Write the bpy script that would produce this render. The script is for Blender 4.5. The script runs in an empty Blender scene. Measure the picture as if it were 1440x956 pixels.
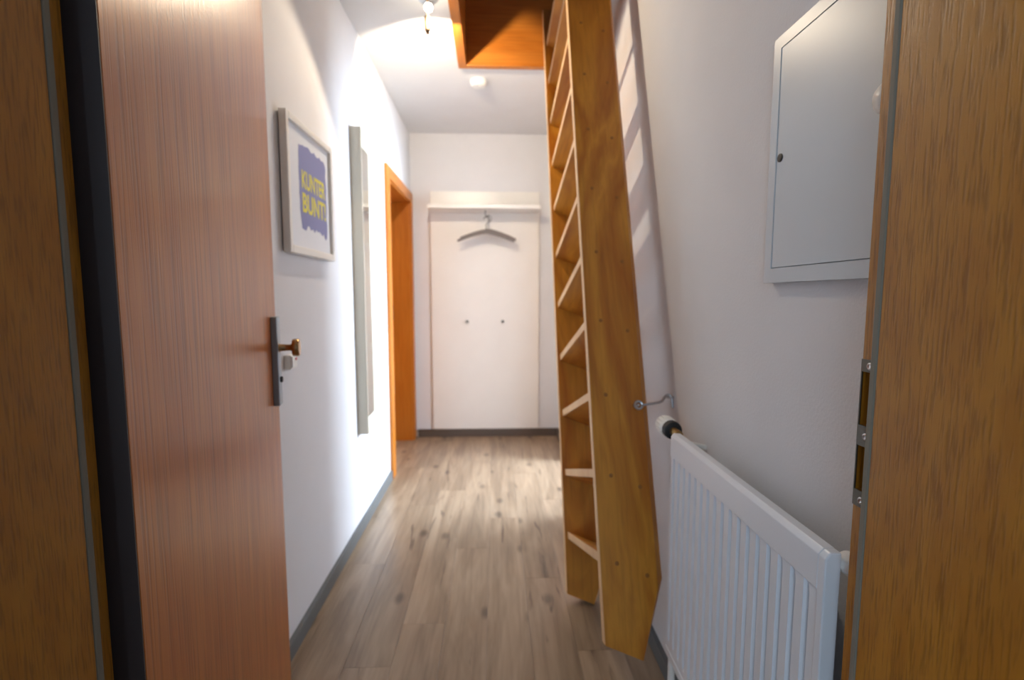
import bpy, bmesh, math, random
from mathutils import Vector, Matrix
random.seed(7)
PI = math.pi
C = bpy.context.scene.collection
S = bpy.context.scene

# ------------------------------------------------------------------ camera
FPX = 677.69
cam_d = bpy.data.cameras.new('camera')
cam = bpy.data.objects.new('camera', cam_d); C.objects.link(cam)
cam_d.sensor_fit = 'HORIZONTAL'; cam_d.sensor_width = 36.0
cam_d.lens = 36.0 * FPX / 1440.0
cam_d.clip_start = 0.02
PIT, YAW, ROLL = 0.0916, 0.0354, 0.00097
fw = Vector((math.sin(YAW)*math.cos(PIT), math.cos(YAW)*math.cos(PIT), -math.sin(PIT)))
rt = Vector((math.cos(YAW), -math.sin(YAW), 0)); up = rt.cross(fw)
r2 = rt*math.cos(ROLL) + up*math.sin(ROLL); u2 = up*math.cos(ROLL) - rt*math.sin(ROLL)
M = Matrix((r2, u2, -fw)).transposed().to_4x4(); M.translation = (0, 0, 1.18)
cam.matrix_world = M
cam_d.dof.use_dof = True; cam_d.dof.focus_distance = 0.66; cam_d.dof.aperture_fstop = 3.6
S.camera = cam

# ------------------------------------------------------------------ world, lights, exposure
w = bpy.data.worlds.new('world'); S.world = w; w.use_nodes = True
w.node_tree.nodes['Background'].inputs[0].default_value = (0.55, 0.68, 0.9, 1)
w.node_tree.nodes['Background'].inputs[1].default_value = 0.6
S.view_settings.view_transform = 'Standard'; S.view_settings.look = 'None'
S.view_settings.gamma = 1; S.view_settings.use_curve_mapping = False
S.view_settings.exposure = 0.0

def area(name, loc, target, sx, sy, power, col):
    d = bpy.data.lights.new(name, 'AREA'); d.shape = 'RECTANGLE'; d.size = sx; d.size_y = sy
    d.energy = power; d.color = col
    o = bpy.data.objects.new(name, d); C.objects.link(o); o.location = loc
    o.rotation_euler = (Vector(target) - Vector(loc)).to_track_quat('-Z', 'Z').to_euler()
    return o
DAY = (0.72, 0.85, 1.0)
# daylight in the window of the side room (behind the ladder) and in the window of the landing
area('window_side_room_offscreen', (2.695, 3.0, 1.45), (0.5, 3.0, 1.45), 0.98, 1.28, 320, DAY)
area('window_landing_offscreen', (-0.8, -1.895, 1.5), (-0.8, 0.5, 1.5), 0.88, 1.18, 22, (0.64, 0.82, 1.0))

# ------------------------------------------------------------------ helpers
def lin(r, g, b):
    f = lambda c: c/12.92 if c <= 0.04045 else ((c+0.055)/1.055)**2.4
    return (f(r/255), f(g/255), f(b/255), 1)

MATS = {}
def mat(name, col, rough=0.5, metal=0.0, spec=0.5, bump=None, emit=None, coat=0.0):
    m = bpy.data.materials.new(name); m.use_nodes = True
    nt = m.node_tree; b = nt.nodes['Principled BSDF']
    b.inputs['Base Color'].default_value = col
    b.inputs['Roughness'].default_value = rough; b.inputs['Metallic'].default_value = metal
    b.inputs['Specular IOR Level'].default_value = spec
    b.inputs['Coat Weight'].default_value = coat
    if emit:
        b.inputs['Emission Color'].default_value = emit[0]; b.inputs['Emission Strength'].default_value = emit[1]
    tc = nt.nodes.new('ShaderNodeTexCoord')
    # slight uneven tone so that no surface is perfectly flat
    n0 = nt.nodes.new('ShaderNodeTexNoise'); n0.inputs['Scale'].default_value = 6; n0.inputs['Detail'].default_value = 4
    nt.links.new(tc.outputs['Object'], n0.inputs['Vector'])
    mx = nt.nodes.new('ShaderNodeMix'); mx.data_type = 'RGBA'
    mx.inputs[6].default_value = tuple(c*0.96 for c in col[:3]) + (1,); mx.inputs[7].default_value = tuple(min(1, c*1.03) for c in col[:3]) + (1,)
    nt.links.new(n0.outputs['Fac'], mx.inputs[0]); nt.links.new(mx.outputs[2], b.inputs['Base Color'])
    if bump:
        sc, st, dist = bump
        n = nt.nodes.new('ShaderNodeTexNoise'); n.inputs['Scale'].default_value = sc; n.inputs['Detail'].default_value = 5
        nt.links.new(tc.outputs['Object'], n.inputs['Vector'])
        bp = nt.nodes.new('ShaderNodeBump'); bp.inputs['Strength'].default_value = st; bp.inputs['Distance'].default_value = dist
        nt.links.new(n.outputs['Fac'], bp.inputs['Height']); nt.links.new(bp.outputs['Normal'], b.inputs['Normal'])
    MATS[name] = m
    return m

def ramp(nt, stops):
    r = nt.nodes.new('ShaderNodeValToRGB')
    while len(r.color_ramp.elements) < len(stops): r.color_ramp.elements.new(0.5)
    for e, (p, c) in zip(r.color_ramp.elements, stops): e.position = p; e.color = c
    return r

def wood(name, dark, mid, light, axis='z', rough=0.35, fig=7.0, pore=0.5, stretch=0.05, swirl=0.6, coat=0.0, rnd=False, knots=False, pore_scale=130, spec=0.5):
    """veneer: slow figure along `axis`, thin pores, optional knots and per-object tone"""
    m = bpy.data.materials.new(name); m.use_nodes = True
    nt = m.node_tree; b = nt.nodes['Principled BSDF']; L = nt.links.new
    b.inputs['Roughness'].default_value = rough; b.inputs['Specular IOR Level'].default_value = spec; b.inputs['Coat Weight'].default_value = coat; b.inputs['Coat Roughness'].default_value = 0.12
    tc = nt.nodes.new('ShaderNodeTexCoord'); src = tc.outputs['Object']
    if rnd:
        oi = nt.nodes.new('ShaderNodeObjectInfo')
        va = nt.nodes.new('ShaderNodeVectorMath'); va.operation = 'ADD'
        ml = nt.nodes.new('ShaderNodeMath'); ml.operation = 'MULTIPLY'; ml.inputs[1].default_value = 37.0
        L(oi.outputs['Random'], ml.inputs[0]); L(src, va.inputs[0]); L(ml.outputs[0], va.inputs[1]); src = va.outputs[0]
    def mapped(k):
        mp = nt.nodes.new('ShaderNodeMapping'); sc = [1, 1, 1]; sc['xyz'.index(axis)] = k
        mp.inputs['Scale'].default_value = sc; L(src, mp.inputs['Vector']); return mp.outputs['Vector']
    n1 = nt.nodes.new('ShaderNodeTexNoise'); n1.inputs['Scale'].default_value = fig; n1.inputs['Detail'].default_value = 5
    n1.inputs['Distortion'].default_value = swirl; L(mapped(stretch*2.2), n1.inputs['Vector'])
    wv = nt.nodes.new('ShaderNodeMath'); wv.operation = 'MULTIPLY'; wv.inputs[1].default_value = 5.0   # contour lines of the figure
    L(n1.outputs['Fac'], wv.inputs[0])
    fr = nt.nodes.new('ShaderNodeMath'); fr.operation = 'PINGPONG'; fr.inputs[1].default_value = 0.5; L(wv.outputs[0], fr.inputs[0])
    r1 = ramp(nt, [(0.0, mid), (0.55, light), (1.0, mid)]); L(fr.outputs[0], r1.inputs[0])
    n2 = nt.nodes.new('ShaderNodeTexNoise'); n2.inputs['Scale'].default_value = pore_scale; n2.inputs['Detail'].default_value = 3
    L(mapped(stretch*0.6), n2.inputs['Vector'])
    r2_ = ramp(nt, [(0.36, (1, 1, 1, 1)), (0.52, (0, 0, 0, 1))]); L(n2.outputs['Fac'], r2_.inputs[0])
    pm = nt.nodes.new('ShaderNodeMath'); pm.operation = 'MULTIPLY'; pm.inputs[1].default_value = pore; L(r2_.outputs[0], pm.inputs[0])
    mx = nt.nodes.new('ShaderNodeMix'); mx.data_type = 'RGBA'; L(pm.outputs[0], mx.inputs[0]); L(r1.outputs[0], mx.inputs[6]); mx.inputs[7].default_value = dark
    out = mx.outputs[2]
    if knots:
        vo = nt.nodes.new('ShaderNodeTexVoronoi'); vo.voronoi_dimensions = '2D'; vo.inputs['Scale'].default_value = 3.4; L(mapped(0.55), vo.inputs['Vector'])
        rk = ramp(nt, [(0.03, (1, 1, 1, 1)), (0.09, (0, 0, 0, 1))]); L(vo.outputs['Distance'], rk.inputs[0])
        km = nt.nodes.new('ShaderNodeMath'); km.operation = 'MULTIPLY'; km.inputs[1].default_value = 0.92; L(rk.outputs[0], km.inputs[0])
        mk = nt.nodes.new('ShaderNodeMix'); mk.data_type = 'RGBA'; L(km.outputs[0], mk.inputs[0]); L(out, mk.inputs[6]); mk.inputs[7].default_value = knots; out = mk.outputs[2]
        # grey cracks and bleached patches along the plank
        n3 = nt.nodes.new('ShaderNodeTexNoise'); n3.inputs['Scale'].default_value = 9; n3.inputs['Detail'].default_value = 6; n3.inputs['Distortion'].default_value = 1.0; L(mapped(0.14), n3.inputs['Vector'])
        r3 = ramp(nt, [(0.40, lin(112, 96, 80)), (0.50, lin(148, 128, 106)), (0.62, lin(176, 156, 132))]); L(n3.outputs['Fac'], r3.inputs[0])
        n4 = nt.nodes.new('ShaderNodeTexNoise'); n4.inputs['Scale'].default_value = 16; n4.inputs['Detail'].default_value = 4; n4.inputs['Distortion'].default_value = 1.6; L(mapped(0.10), n4.inputs['Vector'])
        r4 = ramp(nt, [(0.28, (0.7, 0.7, 0.7, 1)), (0.36, (0, 0, 0, 1))]); L(n4.outputs['Fac'], r4.inputs[0])
        m3 = nt.nodes.new('ShaderNodeMix'); m3.data_type = 'RGBA'; m3.inputs[0].default_value = 0.42; L(out, m3.inputs[6]); L(r3.outputs[0], m3.inputs[7]); out = m3.outputs[2]
        m4 = nt.nodes.new('ShaderNodeMix'); m4.data_type = 'RGBA'; L(r4.outputs[0], m4.inputs[0]); L(out, m4.inputs[6]); m4.inputs[7].default_value = lin(74, 60, 52); out = m4.outputs[2]
    if rnd:
        hs = nt.nodes.new('ShaderNodeHueSaturation')
        mr = nt.nodes.new('ShaderNodeMapRange'); mr.inputs[3].default_value = 0.93; mr.inputs[4].default_value = 1.06
        L(oi.outputs['Random'], mr.inputs[0]); L(mr.outputs[0], hs.inputs['Value']); L(out, hs.inputs['Color']); out = hs.outputs['Color']
    L(out, b.inputs['Base Color'])
    bp = nt.nodes.new('ShaderNodeBump'); bp.inputs['Strength'].default_value = 0.15; bp.inputs['Distance'].default_value = 0.001; bp.invert = True
    L(r2_.outputs[0], bp.inputs['Height']); L(bp.outputs['Normal'], b.inputs['Normal'])
    MATS[name] = m
    return m

mat('wall', lin(226, 226, 228), 0.85, spec=0.2, bump=(190, 0.35, 0.002))
mat('ceiling', lin(228, 228, 229), 0.9, spec=0.2, bump=(120, 0.1, 0.001))
mat('white_lacquer', lin(236, 234, 228), 0.32)
mat('white_frame', lin(222, 216, 198), 0.4)
mat('rad_white', lin(224, 228, 234), 0.3)
mat('box_metal', lin(194, 202, 208), 0.34)
mat('plastic_white', lin(240, 240, 236), 0.4)
mat('seal_grey', lin(128, 122, 108), 0.7)
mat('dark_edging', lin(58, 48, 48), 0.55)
mat('black', lin(14, 14, 16), 0.5)
mat('steel', lin(196, 202, 208), 0.34, metal=1.0)
mat('plate_steel', lin(150, 160, 168), 0.4, metal=0.25)
mat('bronze', lin(176, 140, 98), 0.22, metal=1.0)
mat('pin_metal', lin(150, 126, 98), 0.4, metal=0.3)
mat('brass', lin(168, 136, 84), 0.35, metal=1.0)
mat('strike', lin(104, 104, 98), 0.45, metal=0.8)
mat('base_grey', lin(104, 106, 106), 0.55)
mat('base_dark', lin(92, 82, 74), 0.5)
mat('glass_front', lin(228, 232, 236), 0.12)
mat('mirror', lin(225, 230, 228), 0.02, metal=1.0)
mat('paper', lin(226, 230, 236), 0.6)
mat('purple', lin(138, 142, 186), 0.8)
mat('yellow', lin(226, 218, 92), 0.7)
mat('red', lin(210, 60, 48), 0.4)
mat('hanger_grey', lin(112, 104, 100), 0.45)
mat('landing_floor', lin(130, 126, 120), 0.6)
mat('bulb', (1, 0.86, 0.62, 1), 0.3, emit=((1, 0.86, 0.62, 1), 45))
mat('pane', lin(225, 235, 245), 0.1)
wood('door_veneer', lin(94, 46, 10), lin(168, 92, 26), lin(182, 108, 38), 'z', rough=0.3, fig=9, pore=0.4, stretch=0.05, swirl=0.3, coat=0.12, spec=0.32)
wood('jamb_veneer', lin(92, 54, 8), lin(166, 108, 26), lin(180, 122, 34), 'z', rough=0.38, fig=14, pore=0.42, stretch=0.12, swirl=0.2, pore_scale=380)
wood('ladder_wood', lin(134, 78, 16), lin(172, 100, 20), lin(210, 144, 46), 'z', rough=0.4, fig=3.4, pore=0.22, stretch=0.12, swirl=1.2, pore_scale=90)
wood('tread_wood', lin(134, 78, 16), lin(172, 100, 20), lin(210, 144, 46), 'y', rough=0.42, fig=4, pore=0.22, stretch=0.12, swirl=0.8, pore_scale=90)
wood('edge_wood', lin(190, 140, 90), lin(226, 184, 134), lin(234, 196, 148), 'z', rough=0.45, fig=5, pore=0.15, stretch=0.06)
wood('hatch_wood', lin(131, 69, 16), lin(182, 106, 32), lin(194, 120, 44), 'x', rough=0.36, fig=8, pore=0.3, stretch=0.06)
wood('hatch_wood_y', lin(131, 69, 16), lin(182, 106, 32), lin(194, 120, 44), 'y', rough=0.36, fig=8, pore=0.3, stretch=0.06)
wood('frame_wood', lin(140, 78, 16), lin(182, 106, 28), lin(192, 118, 38), 'z', rough=0.36, fig=9, pore=0.3, stretch=0.05)
wood('floor_wood', lin(102, 84, 68), lin(148, 126, 102), lin(170, 147, 122), 'y', rough=0.30, fig=7, pore=0.35, stretch=0.06, swirl=1.2, rnd=True, knots=lin(50, 38, 32), pore_scale=70)

def box(bm, x0, x1, y0, y1, z0, z1):
    v = [bm.verts.new(p) for p in ((x0,y0,z0),(x1,y0,z0),(x1,y1,z0),(x0,y1,z0),(x0,y0,z1),(x1,y0,z1),(x1,y1,z1),(x0,y1,z1))]
    for f in ((3,2,1,0),(4,5,6,7),(0,1,5,4),(1,2,6,5),(2,3,7,6),(3,0,4,7)): bm.faces.new([v[i] for i in f])
    return bm

def loft(bm, rings, cap=True):
    """skin a list of equally long vertex rings"""
    R = [[bm.verts.new(p) for p in r] for r in rings]; n = len(R[0])
    for a, b in zip(R, R[1:]):
        for i in range(n): bm.faces.new((a[i], a[(i+1) % n], b[(i+1) % n], b[i]))
    if cap: bm.faces.new(list(reversed(R[0]))); bm.faces.new(R[-1])
    return bm

def lathe(bm, prof, org, ax, n=28):
    """profile [(radius, distance along axis)]"""
    ax = Vector(ax).normalized(); u = ax.orthogonal().normalized(); v = ax.cross(u); org = Vector(org)
    return loft(bm, [[org + ax*h + (u*math.cos(2*PI*i/n) + v*math.sin(2*PI*i/n))*max(r, 1e-4) for i in range(n)] for r, h in prof])

def tube(bm, pts, r, n=10, closed=False):
    pts = [Vector(p) for p in pts]; rings = []; prev = None; m = len(pts)
    for i, p in enumerate(pts):
        a = pts[(i-1) % m] if closed or i else pts[0]; b = pts[(i+1) % m] if closed or i < m-1 else pts[-1]
        t = (b - a).normalized()
        u = t.orthogonal().normalized() if prev is None else (prev - t*prev.dot(t)).normalized()
        prev = u; v = t.cross(u); rr = r[i] if isinstance(r, (list, tuple)) else r
        rings.append([p + (u*math.cos(2*PI*k/n) + v*math.sin(2*PI*k/n))*rr for k in range(n)])
    if closed: rings.append(rings[0]); loft(bm, rings, cap=False); bmesh.ops.remove_doubles(bm, verts=bm.verts, dist=1e-6)
    else: loft(bm, rings)
    return bm

def prism(bm, poly, axis, lo, hi):
    """extrude a 2D polygon along an axis ('x': poly=(y,z), 'y': poly=(x,z), 'z': poly=(x,y))"""
    def P(a, b, h): return {'x': (h, a, b), 'y': (a, h, b), 'z': (a, b, h)}[axis]
    return loft(bm, [[P(a, b, lo) for a, b in poly], [P(a, b, hi) for a, b in poly]])

def obj(name, bm, m, parent=None, bevel=0.0, smooth=False, kind=None):
    bmesh.ops.recalc_face_normals(bm, faces=bm.faces)
    me = bpy.data.meshes.new(name); bm.to_mesh(me); bm.free()
    me.materials.append(MATS[m])
    if smooth:
        for p in me.polygons: p.use_smooth = True
        me.set_sharp_from_angle(angle=math.radians(38))
    o = bpy.data.objects.new(name, me); C.objects.link(o)
    if parent: o.parent = parent
    if bevel:
        b = o.modifiers.new('bevel', 'BEVEL'); b.width = bevel; b.segments = 2; b.limit_method = 'ANGLE'
    if kind: o['kind'] = kind
    return o
def B(*a): return box(bmesh.new(), *a)
def tag(o, label, cat=None, group=None, kind=None):
    o['label'] = label
    if cat: o['category'] = cat
    if group: o['group'] = group
    if kind: o['kind'] = kind
    return o
def thing(name, label, cat, loc=(0,0,0), group=None, kind=None):
    o = bpy.data.objects.new(name, None); C.objects.link(o); o.location = loc; o.empty_display_size = 0.1
    return tag(o, label, cat, group, kind)
def part(name, bm, m, root, **k):
    """part built in world coordinates under an Empty that sits at its thing's base"""
    for v in bm.verts: v.co -= root.location
    return obj(name, bm, m, root, **k)

XL, XR, D, ZC = -0.675, 0.536, 3.988, 2.465
# ------------------------------------------------------------------ shell
fl = tag(obj('floor', B(-0.93, 0.70, 0.28, D+0.1, -0.06, -0.006), 'base_dark'), 'grey brown wood-look plank floor of the corridor', 'floor', kind='structure')
PW = 0.152; offs = {0: 0.968, 1: 0.07, -1: 0.45, 2: 0.72, -2: 0.25, 3: 0.30, -3: 0.85, 4: 0.6, -4: 0.1, -5: 0.5, -6: .9}
for k in range(-6, 5):
    xa = -0.1825 + PW*k; xb = xa + PW
    xa, xb = max(xa, -0.925), min(xb, 0.70)
    if xb - xa < 0.01: continue
    y = offs.get(k, 0.4) - 1.2
    while y < D:
        ya, yb = max(y, 0.30), min(y+1.2, D)
        if yb - ya > 0.02:
            g = 0.0003
            ye = [(ya, yb)]
            if xb < XL - 0.02: ya, yb = max(ya, 3.0), min(yb, D)
            if yb - ya > 0.02:
                obj('plank', B(xa+g, xb-g, ya+g, yb-g, -0.008, 0.0), 'floor_wood', fl, bevel=0.0005)
        y += 1.2

def boxes(*bs):
    bm = bmesh.new()
    for b in bs: box(bm, *b)
    return bm
DY0, DY1, DZ = 3.115, 3.90, 1.925            # doorway in the left wall
tag(obj('wall_left', boxes((-0.93, XL, 0.57, DY0, 0, ZC), (-0.93, XL, DY1, D, 0, ZC), (-0.93, XL, DY0, DY1, DZ, ZC)), 'wall'), 'white textured wall with the picture and the mirror', 'wall', kind='structure')
RY0, RY1, RZ = 2.50, 3.36, 2.0               # doorway in the right wall, behind the ladder
tag(obj('wall_right', boxes((XR, 0.70, 0.57, RY0, 0, ZC), (XR, 0.70, RY1, D, 0, ZC), (XR, 0.70, RY0, RY1, RZ, ZC)), 'wall'), 'white textured wall with the fuse box and the radiator', 'wall', kind='structure')
tag(obj('wall_back', B(-0.93, 0.70, D, D+0.15, 0, ZC), 'wall'), 'white end wall behind the coat rack', 'wall', kind='structure')
JL, JR = -0.450, 0.4304                      # faces of the entrance door lining
tag(obj('wall_front', boxes((-1.6, JL-0.03, 0.30, 0.57, 0, ZC), (JR+0.03, 1.2, 0.30, 0.537, 0, ZC), (JR+0.03, 1.2, 0.537, 0.57, 0, 0.945), (JR+0.03, 1.2, 0.537, 0.57, 1.090, ZC), (JR+0.07, 1.2, 0.537, 0.57, 0.945, 1.090), (JR+0.03, JR+0.07, 0.5585, 0.57, 0.945, 1.090), (JR+0.03, JR+0.07, 0.537, 0.5585, 1.000, 1.025), (JL-0.03, JR+0.03, 0.30, 0.57, 2.03, ZC)), 'wall'), 'white wall around the entrance door', 'wall', kind='structure')
OX0, OY0, OY1 = -0.20, 1.15, 2.834           # loft hatch
tag(obj('ceiling', boxes((-0.93, OX0, 0.30, D+0.1, ZC, ZC+0.2), (OX0, 0.70, OY1, D+0.1, ZC, ZC+0.2), (OX0, 0.70, 0.30, OY0, ZC, ZC+0.2), (XR+0.002, 0.70, OY0, OY1, ZC, ZC+0.2)), 'ceiling'), 'white ceiling with a square loft hatch', 'ceiling', kind='structure')

# attic above the hatch
at = ZC + 0.2
tag(obj('wall_attic', boxes((-1.3, -1.2, 0.2, 3.8, at, 4.2), (1.4, 1.5, 0.2, 3.8, at, 4.2), (-1.3, 1.5, 0.1, 0.2, at, 4.2), (-1.3, 1.5, 3.8, 3.9, at, 4.2), (-1.3, 1.5, 0.1, 3.9, 4.2, 4.3)), 'wall'), 'dim white walls of the attic above the hatch', 'wall', kind='structure')
# hatch lining
tr = tag(obj('trim_hatch', B(OX0, OX0+0.045, OY0, OY1, ZC-0.02, at+0.26), 'hatch_wood_y', bevel=0.002), 'orange wooden lining boards of the loft hatch', 'trim', kind='structure')
obj('board', B(OX0+0.045, XR, OY1-0.04, OY1, ZC-0.02, at+0.26), 'hatch_wood', tr, bevel=0.002)
obj('board', B(OX0+0.045, XR, OY0, OY0+0.04, ZC-0.02, at+0.26), 'hatch_wood', tr, bevel=0.002)

# side room that lets daylight in through the right doorway
tag(obj('wall_side_room', boxes((0.70, 2.8, 1.7, 1.8, 0, ZC), (0.70, 2.8, 4.25, 4.35, 0, ZC), (2.7, 2.8, 1.8, 2.45, 0, ZC), (2.7, 2.8, 3.55, 4.25, 0, ZC), (2.7, 2.8, 2.45, 3.55, 0, 0.75), (2.7, 2.8, 2.45, 3.55, 2.15, ZC), (0.60, 0.70, 3.98, 4.35, 0, ZC)), 'wall'), 'white walls of the side room behind the ladder', 'wall', kind='structure')
tag(obj('ceiling_side_room', B(0.70, 2.8, 1.7, 4.35, ZC, ZC+0.1), 'ceiling'), 'white ceiling of the side room', 'ceiling', kind='structure')
tag(obj('floor_side_room', B(0.70, 2.8, 1.7, 4.35, -0.06, 0), 'landing_floor'), 'grey floor of the side room', 'floor', kind='structure')
w1 = tag(obj('window_1', boxes((2.70, 2.78, 2.45, 2.51, 0.75, 2.15), (2.70, 2.78, 3.49, 3.55, 0.75, 2.15), (2.70, 2.78, 2.51, 3.49, 0.75, 0.81), (2.70, 2.78, 2.51, 3.49, 2.09, 2.15)), 'white_lacquer'), 'white framed window of the side room', 'window', kind='structure')
obj('pane', B(2.74, 2.75, 2.51, 3.49, 0.81, 2.09), 'pane', w1)
t4 = tag(obj('trim_side_doorway', boxes((0.52, 0.715, RY0, RY0+0.025, 0, RZ), (0.52, 0.715, RY1-0.025, RY1, 0, RZ), (0.52, 0.715, RY0+0.025, RY1-0.025, RZ-0.025, RZ)), 'frame_wood'), 'orange wooden lining of the doorway behind the ladder', 'trim', kind='structure')
obj('casing', boxes((0.52, XR, RY0-0.06, RY0, 0, RZ+0.06), (0.52, XR, RY1, RY1+0.06, 0, RZ+0.06), (0.52, XR, RY0, RY1, RZ, RZ+0.06)), 'frame_wood', t4)

# landing on the camera's side
tag(obj('floor_landing', B(-1.6, 1.2, -1.9, 0.30, -0.06, 0), 'landing_floor'), 'grey floor of the landing', 'floor', kind='structure')
tag(obj('ceiling_landing', B(-1.7, 1.3, -2.0, 0.30, ZC, ZC+0.1), 'ceiling'), 'white ceiling of the landing', 'ceiling', kind='structure')
tag(obj('wall_landing', boxes((-1.7, -1.6, -2.0, 0.57, 0, ZC), (1.2, 1.3, -2.0, 0.57, 0, ZC), (-1.6, -1.3, -2.0, -1.9, 0, ZC), (-0.3, 1.2, -2.0, -1.9, 0, ZC), (-1.3, -0.3, -2.0, -1.9, 0, 0.85), (-1.3, -0.3, -2.0, -1.9, 2.15, ZC)), 'wall'), 'white walls of the landing', 'wall', kind='structure')
w2 = tag(obj('window_2', boxes((-1.3, -1.24, -1.98, -1.9, 0.85, 2.15), (-0.36, -0.3, -1.98, -1.9, 0.85, 2.15), (-1.24, -0.36, -1.98, -1.9, 0.85, 0.91), (-1.24, -0.36, -1.98, -1.9, 2.09, 2.15)), 'white_lacquer'), 'white framed window of the landing', 'window', kind='structure')
obj('pane', B(-1.24, -0.36, -1.95, -1.94, 0.91, 2.09), 'pane', w2)

# baseboards: body with a lighter rounded top lip
def baseboard(name, label, x0, x1, y0, y1, face, m, lip, h=0.056):
    b = tag(obj(name, B(x0, x1, y0, y1, 0, h), m, bevel=0.002), label, 'baseboard', kind='structure')
    obj('top_lip', B(x0-0.001 if face != '+x' else x0, x1+0.001 if face != '-x' else x1, y0-(0.001 if face == '-y' else 0), y1, h-0.01, h+0.002), lip, b, bevel=0.001)
    return b
mat('lip_grey', lin(104, 106, 106), 0.5)
baseboard('baseboard_left', 'grey skirting board along the wall under the mirror', XL, XL+0.015, 0.58, 3.04, '+x', 'base_grey', 'lip_grey')
baseboard('baseboard_back', 'grey brown skirting board below the coat rack', XL+0.03, XR-0.015, D-0.015, D, '-y', 'base_dark', 'base_dark', 0.062)
baseboard('baseboard_right', 'grey skirting board behind the ladder and radiator', XR-0.015, XR, 0.58, RY0-0.06, '-x', 'base_grey', 'lip_grey')
baseboard('baseboard_right_far', 'short grey skirting board beyond the side doorway', XR-0.015, XR, RY1+0.06, D, '-x', 'base_dark', 'base_dark', 0.062)

# ------------------------------------------------------------------ entrance door frame (lining, seal, rebate, strike plate)
ef = thing('trim_entrance', 'brown veneered frame of the entrance door with grey seal and strike plate', 'door frame', (0, 0.42, 0), kind='structure')
YS, YR = 0.524, 0.560                        # seal line, corridor edge of the rebate
part('lining', B(JL-0.032, JL, 0.29, YS, 0, 2.05), 'jamb_veneer', ef, bevel=0.0015)
part('lining', B(JR, JR+0.032, 0.29, YS, 0, 2.05), 'jamb_veneer', ef, bevel=0.0015)
part('lining', B(JL, JR, 0.29, YS, 2.0, 2.05), 'jamb_veneer', ef, bevel=0.0015)
part('seal', B(JL-0.012, JL+0.001, YS, YS+0.009, 0, 2.0), 'seal_grey', ef, bevel=0.002)
part('seal', B(JR-0.001, JR+0.012, YS, YS+0.009, 0, 2.0), 'seal_grey', ef, bevel=0.002)
part('rebate', B(JL-0.032, JL-0.012, YS, YR, 0, 2.05), 'jamb_veneer', ef)
part('rebate', boxes((JR+0.012, JR+0.03, YS, YR, 0, 0.945), (JR+0.012, JR+0.03, YS, YR, 1.000, 1.025), (JR+0.012, JR+0.03, YS, YR, 1.090, 2.05), *[(JR+0.012, JR+0.03, ya, yb, za, zb) for ya, yb in ((YS, 0.537), (0.5585, YR)) for za, zb in ((0.945, 1.000), (1.025, 1.090))]), 'jamb_veneer', ef)
for x0, x1 in ((JL-0.10, JL-0.03), (JR+0.03, JR+0.10)):
    part('casing', B(x0, x1, 0.28, 0.30, 0, 2.10), 'jamb_veneer', ef, bevel=0.002)
part('casing', B(JL-0.03, JR+0.03, 0.28, 0.30, 2.03, 2.10), 'jamb_veneer', ef, bevel=0.002)
sp = part('strike_plate', boxes((JR+0.0105, JR+0.0125, YS+0.010, YR, 0.925, 0.945), (JR+0.0105, JR+0.0125, YS+0.010, YR, 1.000, 1.025), (JR+0.0105, JR+0.0125, YS+0.010, YR, 1.090, 1.105), *[(JR+0.0105, JR+0.0125, ya, yb, za, zb) for ya, yb in ((YS+0.010, 0.537), (0.5585, YR)) for za, zb in ((0.945, 1.000), (1.025, 1.090))]), 'strike', ef)
for z in (1.0975, 1.0125, 0.934):
    bm = lathe(bmesh.new(), [(0.0045, 0), (0.0045, 0.001), (0.0028, 0.0018), (0.0012, 0.0010)], (JR+0.0105, YS+0.022-0.42, z), (-1, 0, 0), 14)
    obj('screw', bm, 'steel', sp, smooth=True)

# ------------------------------------------------------------------ entrance door leaf, opened into the corridor
ang = math.radians(13.05); LL, TH = 0.84, 0.036
dr = thing('door_entrance', 'brown veneered entrance door standing open with steel plate and round knob', 'door', (-0.433, 0.572, 0), kind='structure')
dr.rotation_euler = (0, 0, ang)              # local y runs along the leaf, local +x faces the corridor
obj('leaf', box(bmesh.new(), -TH, 0, 0.0015, LL, 0.008, 1.99), 'door_veneer', dr, bevel=0.0012)
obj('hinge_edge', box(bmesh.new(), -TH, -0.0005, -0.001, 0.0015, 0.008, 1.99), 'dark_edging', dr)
for z in (0.3, 1.75):
    obj('hinge', lathe(bmesh.new(), [(0.007, 0), (0.008, 0.002), (0.008, 0.098), (0.007, 0.1)], (-TH-0.006, 0.004, z), (0, 0, 1), 16), 'steel', dr, smooth=True)
pl = obj('handle_plate', box(bmesh.new(), -0.001, 0.016, 0.772, 0.812, 0.876, 1.122), 'plate_steel', dr, bevel=0.003)
obj('lock_cylinder', lathe(bmesh.new(), [(0.0085, 0), (0.0085, 0.006), (0.007, 0.007)], (0.015, 0.792, 0.948), (1, 0, 0), 20), 'black', pl, smooth=True)
obj('knob', lathe(bmesh.new(), [(0.013, 0), (0.010, 0.004), (0.009, 0.028), (0.011, 0.033), (0.0235, 0.036), (0.0245, 0.040), (0.0245, 0.050), (0.022, 0.054), (0.0, 0.055)], (0.015, 0.792, 1.036), (1, 0, 0), 32), 'bronze', dr, smooth=True)

# small wall switch behind the door knob
sw = thing('wall_switch', 'small white wall switch with a red dot behind the door knob', 'switch', (XL, 1.575, 0.945))
part('housing', B(XL, XL+0.022, 1.553, 1.600, 0.943, 0.990), 'plastic_white', sw, bevel=0.004)
rk = part('rocker', B(XL+0.022, XL+0.026, 1.558, 1.595, 0.948, 0.985), 'plastic_white', sw, bevel=0.002)
obj('indicator', lathe(bmesh.new(), [(0.005, 0), (0.005, 0.002), (0.003, 0.003)], Vector((XL+0.0255, 1.584, 0.975)) - sw.location, (1, 0, 0), 14), 'red', rk, smooth=True)

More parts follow.
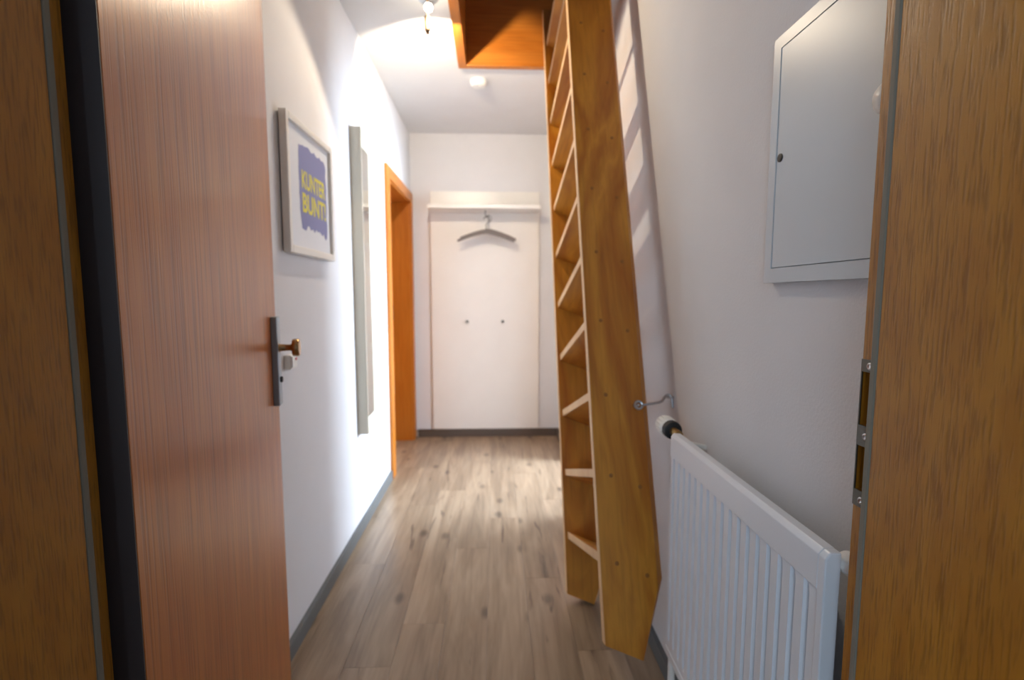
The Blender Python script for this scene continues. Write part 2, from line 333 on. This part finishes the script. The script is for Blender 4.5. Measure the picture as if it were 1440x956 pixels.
# ------------------------------------------------------------------ doorway in the left wall
df = thing('trim_left_doorway', 'orange wooden door frame in the wall beyond the mirror', 'door frame', (XL, 3.5, 0), kind='structure')
part('lining', B(-0.95, XL+0.004, DY0, DY0+0.022, 0, DZ-0.0), 'frame_wood', df)
part('lining', B(-0.95, XL+0.004, DY1-0.022, DY1, 0, DZ-0.0), 'frame_wood', df)
part('lining', B(-0.95, XL+0.004, DY0+0.022, DY1-0.022, DZ-0.022, DZ), 'hatch_wood_y', df)
part('casing', B(XL, XL+0.02, DY0-0.072, DY0+0.012, 0, DZ+0.062), 'frame_wood', df, bevel=0.003)
part('casing', B(XL, XL+0.02, DY1-0.012, DY1+0.062, 0, DZ+0.062), 'frame_wood', df, bevel=0.003)
part('casing', B(XL, XL+0.02, DY0+0.012, DY1-0.012, DZ-0.012, DZ+0.062), 'hatch_wood_y', df, bevel=0.003)
part('latch_plate', B(-0.835, -0.808, DY1-0.0235, DY1-0.022, 0.98, 1.10), 'strike', df)
ld = tag(obj('door_left_room', B(-0.945, -0.905, DY0+0.024, DY1-0.024, 0.006, DZ-0.024), 'frame_wood', bevel=0.002), 'closed orange wooden door deep inside the left doorway', 'door', kind='structure')
obj('door_handle', tube(bmesh.new(), [(-0.906, 3.83, 1.05), (-0.86, 3.83, 1.05), (-0.855, 3.82, 1.05), (-0.855, 3.72, 1.05)], 0.009), 'steel', ld, smooth=True)

# ------------------------------------------------------------------ loft ladder, rotated in the plane of the wall
n_ = Vector((0.99922928, 0.03826915, -0.0087356)); t_ = Vector((-0.03893675, 0.9380949, -0.34418292)); s_ = Vector((-0.00497677, 0.34425779, 0.93886197))
LM = Matrix((n_, t_, s_)).transposed().to_4x4(); LM.translation = (0.29797, 1.21762, 0.23356)
lad = thing('loft_ladder', 'tall golden brown wooden loft ladder leaning beside the radiator, held by a hook', 'ladder')
lad.matrix_world = LM
W, SW, P, PHI, ST = 0.565, 0.1803, 0.24, math.tan(0.3781), 0.03
S2, CS, LT = 0.1026, 0.1573, 2.84
def stringer(a0, chamfer):
    def ring(a, ins): return [(0, a, 0), (S2, a, -S2*PHI), (SW-ins, a, CS - ins*0.9), (SW-ins*0.5, a, LT), (0, a, LT)]
    ch = 0.02
    rings = [ring(a0, ch), ring(a0+ch, 0), ring(a0+ST, 0)] if chamfer else [ring(a0, 0), ring(a0+ST, 0)]
    return loft(bmesh.new(), rings)
for a0, ch in ((0.0, True), (W-0.002, False)):
    st = obj('stringer', stringer(a0, ch), 'ladder_wood', lad)
    obj('front_edge', box(bmesh.new(), -0.0015, 0.0002, a0+0.001, a0+ST-0.001, 0.003, LT), 'edge_wood', st)
CT, TB, TT = 0.198, 0.0125, 0.026
for i in range(11):
    c = CT + i*P; b1 = SW - 0.012
    bm = loft(bmesh.new(), [[(TB, a, c), (b1, a, c-(b1-TB)*PHI), (b1, a, c-(b1-TB)*PHI+TT), (TB, a, c+TT)] for a in (ST, W-0.002)])
    tr_ = obj('tread', bm, 'tread_wood', lad)
    obj('front_edge', loft(bmesh.new(), [[(TB-0.0012, a, c+0.0005), (TB+0.0004, a, c+0.0002), (TB+0.0004, a, c+TT), (TB-0.0012, a, c+TT-0.0005)] for a in (ST, W-0.002)]), 'edge_wood', tr_)
mat('plug', lin(150, 96, 34), 0.5)
for i in range(11):
    for bb in (0.0468, 0.1318):
        c = 0.2047 + i*P - (bb-0.0468)*PHI
        obj('dowel_plug', lathe(bmesh.new(), [(0.006, 0), (0.006, 0.0010), (0.005, 0.0014)], (bb, 0.0005, c), (0, -1, 0), 14), 'plug', lad, smooth=True)

# hook and eye that ties the ladder to the wall
hk = thing('hook_and_eye', 'steel cabin hook tying the ladder to the wall above the radiator valve', 'hook', (XR, 1.43, 0.86))
eye = LM @ Vector((0.145, 0, 0.651))
nf = -t_
def ringpts(c, r, u, v, n=20): return [Vector(c) + (Vector(u)*math.cos(2*PI*k/n) + Vector(v)*math.sin(2*PI*k/n))*r for k in range(n)]
part('screw_eye', tube(bmesh.new(), ringpts(eye + nf*0.008, 0.0115, n_, s_), 0.0038, 8, closed=True), 'steel', hk, smooth=True)
part('eye_stem', tube(bmesh.new(), [eye + nf*0.007, eye - nf*0.0002], 0.004, 8), 'steel', hk, smooth=True)
wl = Vector((XR-0.012, 1.405, 0.866))
st0 = eye + nf*0.008 + n_*0.0105
dirv = (wl - st0)
pts = [st0 + dirv*f + Vector((0, 0, dz)) for f, dz in ((0, 0), (0.35, 0), (0.62, 0.0), (0.72, 0.003), (0.80, 0.013), (0.88, 0.021), (0.96, 0.021), (1.04, 0.012), (1.08, -0.004), (1.09, -0.022))]
part('rod', tube(bmesh.new(), pts, 0.0038, 8), 'steel', hk, smooth=True)
part('wall_eye', tube(bmesh.new(), ringpts(wl + Vector((0.0, 0, 0.012)), 0.009, (1, 0, 0), (0, 1, 0)), 0.0026, 8, closed=True), 'steel', hk, smooth=True)

# ------------------------------------------------------------------ radiator
RX, RY0_, RY1_, RZ0, RZ1 = 0.437, 0.592, 1.150, 0.27, 0.843
rad = thing('radiator', 'white ribbed panel radiator on the wall below the fuse box', 'radiator', (0.47, 0.86, RZ0))
def rib_panel():
    bm = bmesh.new(); nrib = 17; y0, y1 = RY0_+0.012, RY1_-0.012; pitch = (y1-y0)/nrib; dep = 0.0085
    prof = [(RY0_, 0.0)]
    for i in range(nrib):
        a = y0 + i*pitch
        prof += [(a+pitch*0.02, 0), (a+pitch*0.56, 0), (a+pitch*0.66, 1), (a+pitch*0.88, 1), (a+pitch*0.98, 0)]
    prof.append((RY1_, 0.0))
    zs = [(RZ0, 0), (RZ0+0.035, 0), (RZ0+0.055, 1), (RZ1-0.075, 1), (RZ1-0.055, 0), (RZ1-0.006, 0)]
    G = [[bm.verts.new((RX + dep*g*k, y, z)) for y, g in prof] for z, k in zs]
    for a, b in zip(G, G[1:]):
        for i in range(len(prof)-1): bm.faces.new((a[i], b[i], b[i+1], a[i+1]))
    # back sheet so the panel is a body
    H_ = [[bm.verts.new((RX+0.018, y, z)) for y in (RY0_, RY1_)] for z in (RZ0, RZ1-0.006)]
    bm.faces.new((H_[0][0], H_[0][1], H_[1][1], H_[1][0]))
    return bm
part('front_panel', rib_panel(), 'rad_white', rad)
# top cap with a sloping front and end caps
cp = [(RX-0.003, RZ1-0.058), (RX-0.003, RZ1-0.008), (RX+0.004, RZ1), (RX+0.019, RZ1), (RX+0.019, RZ1-0.012), (RX+0.008, RZ1-0.012), (RX+0.006, RZ1-0.058)]
part('top_cap', prism(bmesh.new(), cp, 'y', RY0_+0.012, RY1_), 'rad_white', rad, bevel=0.0012)
part('end_cap', prism(bmesh.new(), [(RX-0.003, RZ0), (RX-0.003, RZ1-0.008), (RX+0.004, RZ1), (RX+0.019, RZ1), (RX+0.019, RZ0)], 'y', RY0_-0.002, RY0_+0.012), 'rad_white', rad, bevel=0.002)
part('end_cap', B(RX+0.0005, RX+0.019, RY1_-0.006, RY1_, RZ0, RZ1-0.012), 'rad_white', rad, bevel=0.002)
part('convector', B(RX+0.0175, RX+0.034, RY0_+0.03, RY1_-0.03, RZ0+0.04, RZ1-0.07), 'rad_white', rad)
part('bottom_rail', B(RX-0.002, RX+0.012, RY0_+0.012, RY1_, RZ0-0.002, RZ0+0.020), 'rad_white', rad, bevel=0.003)
for y in (0.72, 1.02): part('bracket', B(RX+0.034, XR+0.001, y-0.015, y+0.015, 0.45, 0.70), 'rad_white', rad)
# thermostatic valve
vx, vz = RX+0.016, 0.838
vb = part('valve', tube(bmesh.new(), [(vx, RY1_-0.004, vz), (vx, RY1_+0.05, vz)], 0.0105, 16), 'brass', rad, smooth=True)
def vpart(nm, prof, m):
    bm = lathe(bmesh.new(), prof, (vx, RY1_+0.02, vz), (0, 1, 0), 32)
    for v in bm.verts: v.co -= rad.location
    return obj(nm, bm, m, vb, smooth=True)
vpart('black_ring', [(0.015, 0.012), (0.0225, 0.014), (0.0235, 0.020), (0.0235, 0.032), (0.021, 0.035)], 'black')
hd = vpart('valve_head', [(0.020, 0.034), (0.0225, 0.037), (0.0235, 0.045), (0.023, 0.085), (0.018, 0.094), (0.0, 0.096)], 'plastic_white')
for k in range(16):
    a = 2*PI*k/16
    c = Vector((vx + 0.0232*math.cos(a), RY1_+0.045, vz + 0.0232*math.sin(a))) - rad.location
    # grip ridges of the head, joined in one mesh per ridge would be too small to pick apart
    if k == 0: rb = bmesh.new()
    box(rb, c.x-0.0016, c.x+0.0016, c.y+0.02, c.y+0.055, c.z-0.0016, c.z+0.0016)
grip = obj('grip_ridges', rb, 'plastic_white', rad); grip['kind'] = 'stuff'
part('valve_pipe', tube(bmesh.new(), [(vx, RY1_+0.030, vz), (vx+0.012, RY1_+0.030, vz-0.012), (vx+0.028, RY1_+0.030, vz-0.03), (XR+0.004, RY1_+0.030, vz-0.045)], 0.0075, 12), 'plastic_white', rad, smooth=True)
part('return_pipe', tube(bmesh.new(), [(RX+0.012, RY1_-0.014, RZ0+0.01), (RX+0.012, RY1_-0.014, 0.0)], 0.009, 14), 'plastic_white', rad, smooth=True)
part('vent_plug', lathe(bmesh.new(), [(0.014, 0), (0.015, 0.004), (0.015, 0.016), (0.012, 0.020), (0.0, 0.0205)], (RX+0.034, RY0_+0.012, 0.825), (0, -1, 0), 20), 'plastic_white', rad, smooth=True)

# ------------------------------------------------------------------ fuse box
fb = thing('fuse_box', 'pale grey metal fuse box with flush door set in the wall above the radiator', 'fuse box', (XR, 0.77, 1.205))
FY0, FY1, FZ0, FZ1 = 0.60, 0.919, 1.205, 1.648
fx = XR - 0.018
part('frame', boxes((fx, XR+0.001, FY0, FY0+0.024, FZ0, FZ1), (fx, XR+0.001, FY1-0.022, FY1, FZ0, FZ1), (fx, XR+0.001, FY0+0.024, FY1-0.022, FZ0, FZ0+0.026), (fx, XR+0.001, FY0+0.024, FY1-0.022, FZ1-0.022, FZ1)), 'box_metal', fb)
fd = part('door', B(fx+0.0012, fx+0.007, FY0+0.0255, FY1-0.0229, FZ0+0.0275, FZ1-0.0229), 'box_metal', fb, bevel=0.0006)
part('inner_box', B(fx+0.008, XR, FY0+0.024, FY1-0.022, FZ0+0.026, FZ1-0.022), 'box_metal', fb)
obj('lock', lathe(bmesh.new(), [(0.0075, 0), (0.0075, 0.0015), (0.005, 0.002)], Vector((fx+0.0012, FY1-0.034, 1.43)) - fb.location, (-1, 0, 0), 18), 'black', fd, smooth=True)
part('knob', lathe(bmesh.new(), [(0.020, 0), (0.022, 0.006), (0.020, 0.014), (0.012, 0.021), (0.0, 0.0225)], (fx, 0.632, 1.437), (-1, 0, 0), 28), 'plastic_white', fb, smooth=True)

# ------------------------------------------------------------------ framed picture
PY0, PY1, PZ0, PZ1 = 1.575, 2.005, 1.318, 1.760
pf = thing('framed_picture', 'white framed print with yellow lettering on a violet paint patch', 'picture', (XL, 1.79, PZ0))
px = XL + 0.028
fwid = 0.022
for nm, bs in (('frame_bar', (XL+0.004, px, PY0, PY0+fwid, PZ0, PZ1)), ('frame_bar', (XL+0.004, px, PY1-fwid, PY1, PZ0, PZ1)), ('frame_bar', (XL+0.004, px, PY0+fwid, PY1-fwid, PZ0, PZ0+0.026)), ('frame_bar', (XL+0.004, px, PY0+fwid, PY1-fwid, PZ1-fwid, PZ1))):
    part(nm, B(*bs), 'white_lacquer', pf, bevel=0.003)
part('backing', B(XL, XL+0.012, PY0+0.012, PY1-0.012, PZ0+0.012, PZ1-0.012), 'base_grey', pf)
pp = part('paper', B(XL+0.012, XL+0.016, PY0+fwid, PY1-fwid, PZ0+0.026, PZ1-fwid), 'paper', pf)
# ragged paint patch
cy, cz, hy, hz = 1.822, 1.557, 0.130, 0.140
pts = []
rr = random.Random(3)
for k in range(14): pts.append((cy-hy+0.02 + (2*hy-0.03)*k/13, cz+hz + rr.uniform(-0.006, 0.006) - 0.012*abs(k-4)/9))
for k in range(10): pts.append((cy+hy + rr.uniform(-0.006, 0.005), cz+hz-0.03 - (2*hz-0.04)*k/9))
for k in range(16): pts.append((cy+hy-0.006 - (2*hy-0.02)*k/15, cz-hz + rr.uniform(-0.012, 0.012) - 0.012*(1-k/15)))
for k in range(10): pts.append((cy-hy + rr.uniform(-0.005, 0.006), cz-hz+0.03 + (2*hz-0.04)*k/9))
bm = bmesh.new(); loft(bm, [[Vector((XL+0.0160, a, b)) - pf.location for a, b in pts], [Vector((XL+0.0166, a, b)) - pf.location for a, b in pts]])
obj('paint_patch', bm, 'purple', pp)
def lettering(txt, yc, zc, height, width):
    cu = bpy.data.curves.new('lettering', 'FONT'); cu.body = txt; cu.align_x = 'CENTER'; cu.align_y = 'CENTER'; cu.size = 1.0; cu.offset = 0.03; cu.extrude = 0.0
    to = bpy.data.objects.new('lettering', cu); C.objects.link(to)
    bpy.context.view_layer.update()
    me = bpy.data.meshes.new_from_object(to.evaluated_get(bpy.context.evaluated_depsgraph_get()))
    bpy.data.objects.remove(to)
    xs = [v.co.x for v in me.vertices]; ys = [v.co.y for v in me.vertices]
    kx = width/(max(xs)-min(xs)); ky = height/(max(ys)-min(ys)); mx_, my_ = (max(xs)+min(xs))/2, (max(ys)+min(ys))/2
    for v in me.vertices: v.co = Vector((XL+0.0171, yc + (v.co.x-mx_)*kx, zc + (v.co.y-my_)*ky)) - pf.location
    me.materials.append(MATS['yellow'])
    o = bpy.data.objects.new('lettering', me); C.objects.link(o); o.parent = pp
    return o
lettering('KUNTER', 1.826, 1.578, 0.062, 0.225)
lettering('BUNT!', 1.826, 1.500, 0.068, 0.225)

# ------------------------------------------------------------------ mirror with deep sloping frame
mr_ = thing('wall_mirror', 'tall narrow mirror in a deep cream frame between picture and doorway', 'mirror', (XL, 2.55, 0.50))
MY0, MY1, MZ0, MZ1, MX = 2.345, 2.765, 0.50, 1.965, XL+0.052
gx, bw, lip = XL+0.016, 0.050, 0.006
def frame_bar(p0, p1, inn):
    """bar whose outer side is straight and whose inner side slopes back to the glass; p0,p1 outer corners (y,z), inn = their inward (y,z) signs"""
    rings = []
    for (y, z), (dy, dz) in zip((p0, p1), inn):
        rings.append([(XL, y, z), (MX, y, z), (MX, y+dy*lip, z+dz*lip), (gx, y+dy*bw, z+dz*bw), (XL, y+dy*bw, z+dz*bw)])
    return loft(bmesh.new(), rings)
c_ = [((MY0, MZ0), (1, 1)), ((MY1, MZ0), (-1, 1)), ((MY1, MZ1), (-1, -1)), ((MY0, MZ1), (1, -1))]
for i in range(4):
    a, b = c_[i], c_[(i+1) % 4]
    part('frame_bar', frame_bar(a[0], b[0], (a[1], b[1])), 'white_frame', mr_)
part('mirror_glass', B(XL+0.004, gx-0.001, MY0+bw, MY1-bw, MZ0+bw, MZ1-bw), 'mirror', mr_)

# ------------------------------------------------------------------ coat rack
cr = thing('coat_rack', 'white coat rack panel with shelf and two small hooks on the end wall', 'coat rack', (-0.078, D, 0.068))
part('back_panel', B(-0.516, 0.362, D-0.02, D, 0.068, 2.012), 'white_lacquer', cr, bevel=0.002)
part('shelf', B(-0.512, 0.350, 3.745, D-0.02, 1.843, 1.868), 'white_lacquer', cr, bevel=0.002)
for x in (-0.228, 0.064):
    part('hook', lathe(bmesh.new(), [(0.012, 0), (0.012, 0.003), (0.006, 0.005), (0.005, 0.020), (0.010, 0.024), (0.010, 0.030), (0.0, 0.031)], (x, D-0.02, 0.969), (0, -1, 0), 20), 'strike', cr, smooth=True)
part('hanger_hook', tube(bmesh.new(), [(-0.074, 3.8435, 1.845), (-0.074, 3.8435, 1.815), (-0.070, 3.8435, 1.800), (-0.060, 3.8435, 1.792), (-0.050, 3.8435, 1.798), (-0.048, 3.8435, 1.810)], 0.0035, 8), 'strike', cr, smooth=True)

def hanger(y, dx, dz, label):
    t = thing('coat_hanger', label, 'coat hanger', (-0.064+dx, y, 1.55+dz), group='hangers under the coat rack shelf')
    rings = []
    for k in range(13):
        u = -1 + 2*k/12; x = 0.222*u; z = 0.128 - 0.072*abs(u)**1.35 - 0.004*(1-abs(u))
        hh = 0.013 - 0.002*abs(u); tt = 0.007
        rings.append([(x, -tt, z-hh), (x, tt, z-hh), (x, tt, z+hh), (x, -tt, z+hh)])
    obj('arms', loft(bmesh.new(), rings), 'hanger_grey', t, bevel=0.002)
    hp = [(0, 0, 0.14), (0, 0, 0.185)] + [(0.002 + 0.022*math.sin(a) , 0, 0.2155 - 0.026*math.cos(a)) for a in [math.radians(d) for d in (25, 60, 100, 140, 180, 220, 255)]]
    obj('hook_wire', tube(bmesh.new(), hp, 0.0024, 8), 'strike', t, smooth=True)
    return t
h1 = hanger(3.830, -0.006, 0.0, 'grey coat hanger in front, hanging under the coat rack shelf')
h2 = hanger(3.857, 0.004, 0.010, 'grey coat hanger in the middle of three under the shelf'); h2.rotation_euler = (0, math.radians(-1.5), 0)
h3 = hanger(3.884, 0.010, 0.020, 'grey coat hanger at the back, next to the coat rack panel'); h3.rotation_euler = (0, math.radians(1.2), 0)

# ------------------------------------------------------------------ smoke detector
sd = thing('smoke_detector', 'round white smoke detector on the ceiling past the loft hatch', 'smoke detector', (-0.095, 3.03, ZC))
part('housing', lathe(bmesh.new(), [(0.050, 0), (0.050, 0.010), (0.047, 0.024), (0.038, 0.034), (0.0, 0.036)], (-0.095, 3.03, ZC), (0, 0, -1), 36), 'plastic_white', sd, smooth=True)
part('test_button', lathe(bmesh.new(), [(0.010, 0), (0.010, 0.003), (0.0, 0.004)], (-0.085, 3.02, ZC-0.0345), (0, 0, -1), 16), 'plastic_white', sd, smooth=True)

# ------------------------------------------------------------------ ceiling spotlight with two heads
LX, LY = -0.287, 2.20
cl = thing('ceiling_spotlight', 'small metal ceiling spotlight with two bulbs beside the loft hatch', 'lamp', (LX, LY, ZC))
part('canopy', lathe(bmesh.new(), [(0.045, 0), (0.045, 0.008), (0.040, 0.012), (0.0, 0.013)], (LX, LY+0.02, ZC), (0, 0, -1), 32), 'steel', cl, smooth=True)
part('stem', tube(bmesh.new(), [(LX, LY+0.006, ZC-0.01), (LX, LY+0.006, 2.372)], 0.0035, 10), 'pin_metal', cl, smooth=True)
def bulb_light(p, aim, deg, power, blend):
    d = bpy.data.lights.new('bulb_light', 'SPOT'); d.energy = power; d.color = (1.0, 0.82, 0.60); d.spot_size = math.radians(deg); d.spot_blend = blend; d.shadow_soft_size = 0.012
    o = bpy.data.objects.new('bulb_light', d); C.objects.link(o); o.parent = cl
    o.location = Vector(p) - cl.location; o.rotation_euler = Vector(aim).to_track_quat('-Z', 'Z').to_euler()
# upper bulb faces the entrance, lower bulb faces the coat rack and is seen from behind as its metal holder
part('bulb', lathe(bmesh.new(), [(0.006, 0), (0.014, 0.006), (0.017, 0.016), (0.014, 0.028), (0.0, 0.034)], (LX, LY-0.002, 2.418), (0.343, -0.517, -0.784), 20), 'bulb', cl, smooth=True)
bulb_light((LX+0.013, LY-0.022, 2.388), (0.343, -0.517, -0.784), 132, 24, 0.15)
part('lamp_holder', lathe(bmesh.new(), [(0.004, -0.014), (0.006, 0), (0.013, 0.006), (0.0145, 0.03), (0.0135, 0.062), (0.009, 0.066), (0.008, 0.074), (0.0, 0.075)], (LX, LY, 2.378), (0, 0, -1), 20), 'pin_metal', cl, smooth=True)
part('bulb', lathe(bmesh.new(), [(0.005, 0), (0.010, 0.006), (0.011, 0.014), (0.008, 0.021), (0.0, 0.024)], (LX, LY+0.012, 2.338), (0, 0.9, -0.42), 20), 'bulb', cl, smooth=True)
bulb_light((LX, LY+0.037, 2.330), (0, 0.95, -0.30), 126, 42, 0.2)
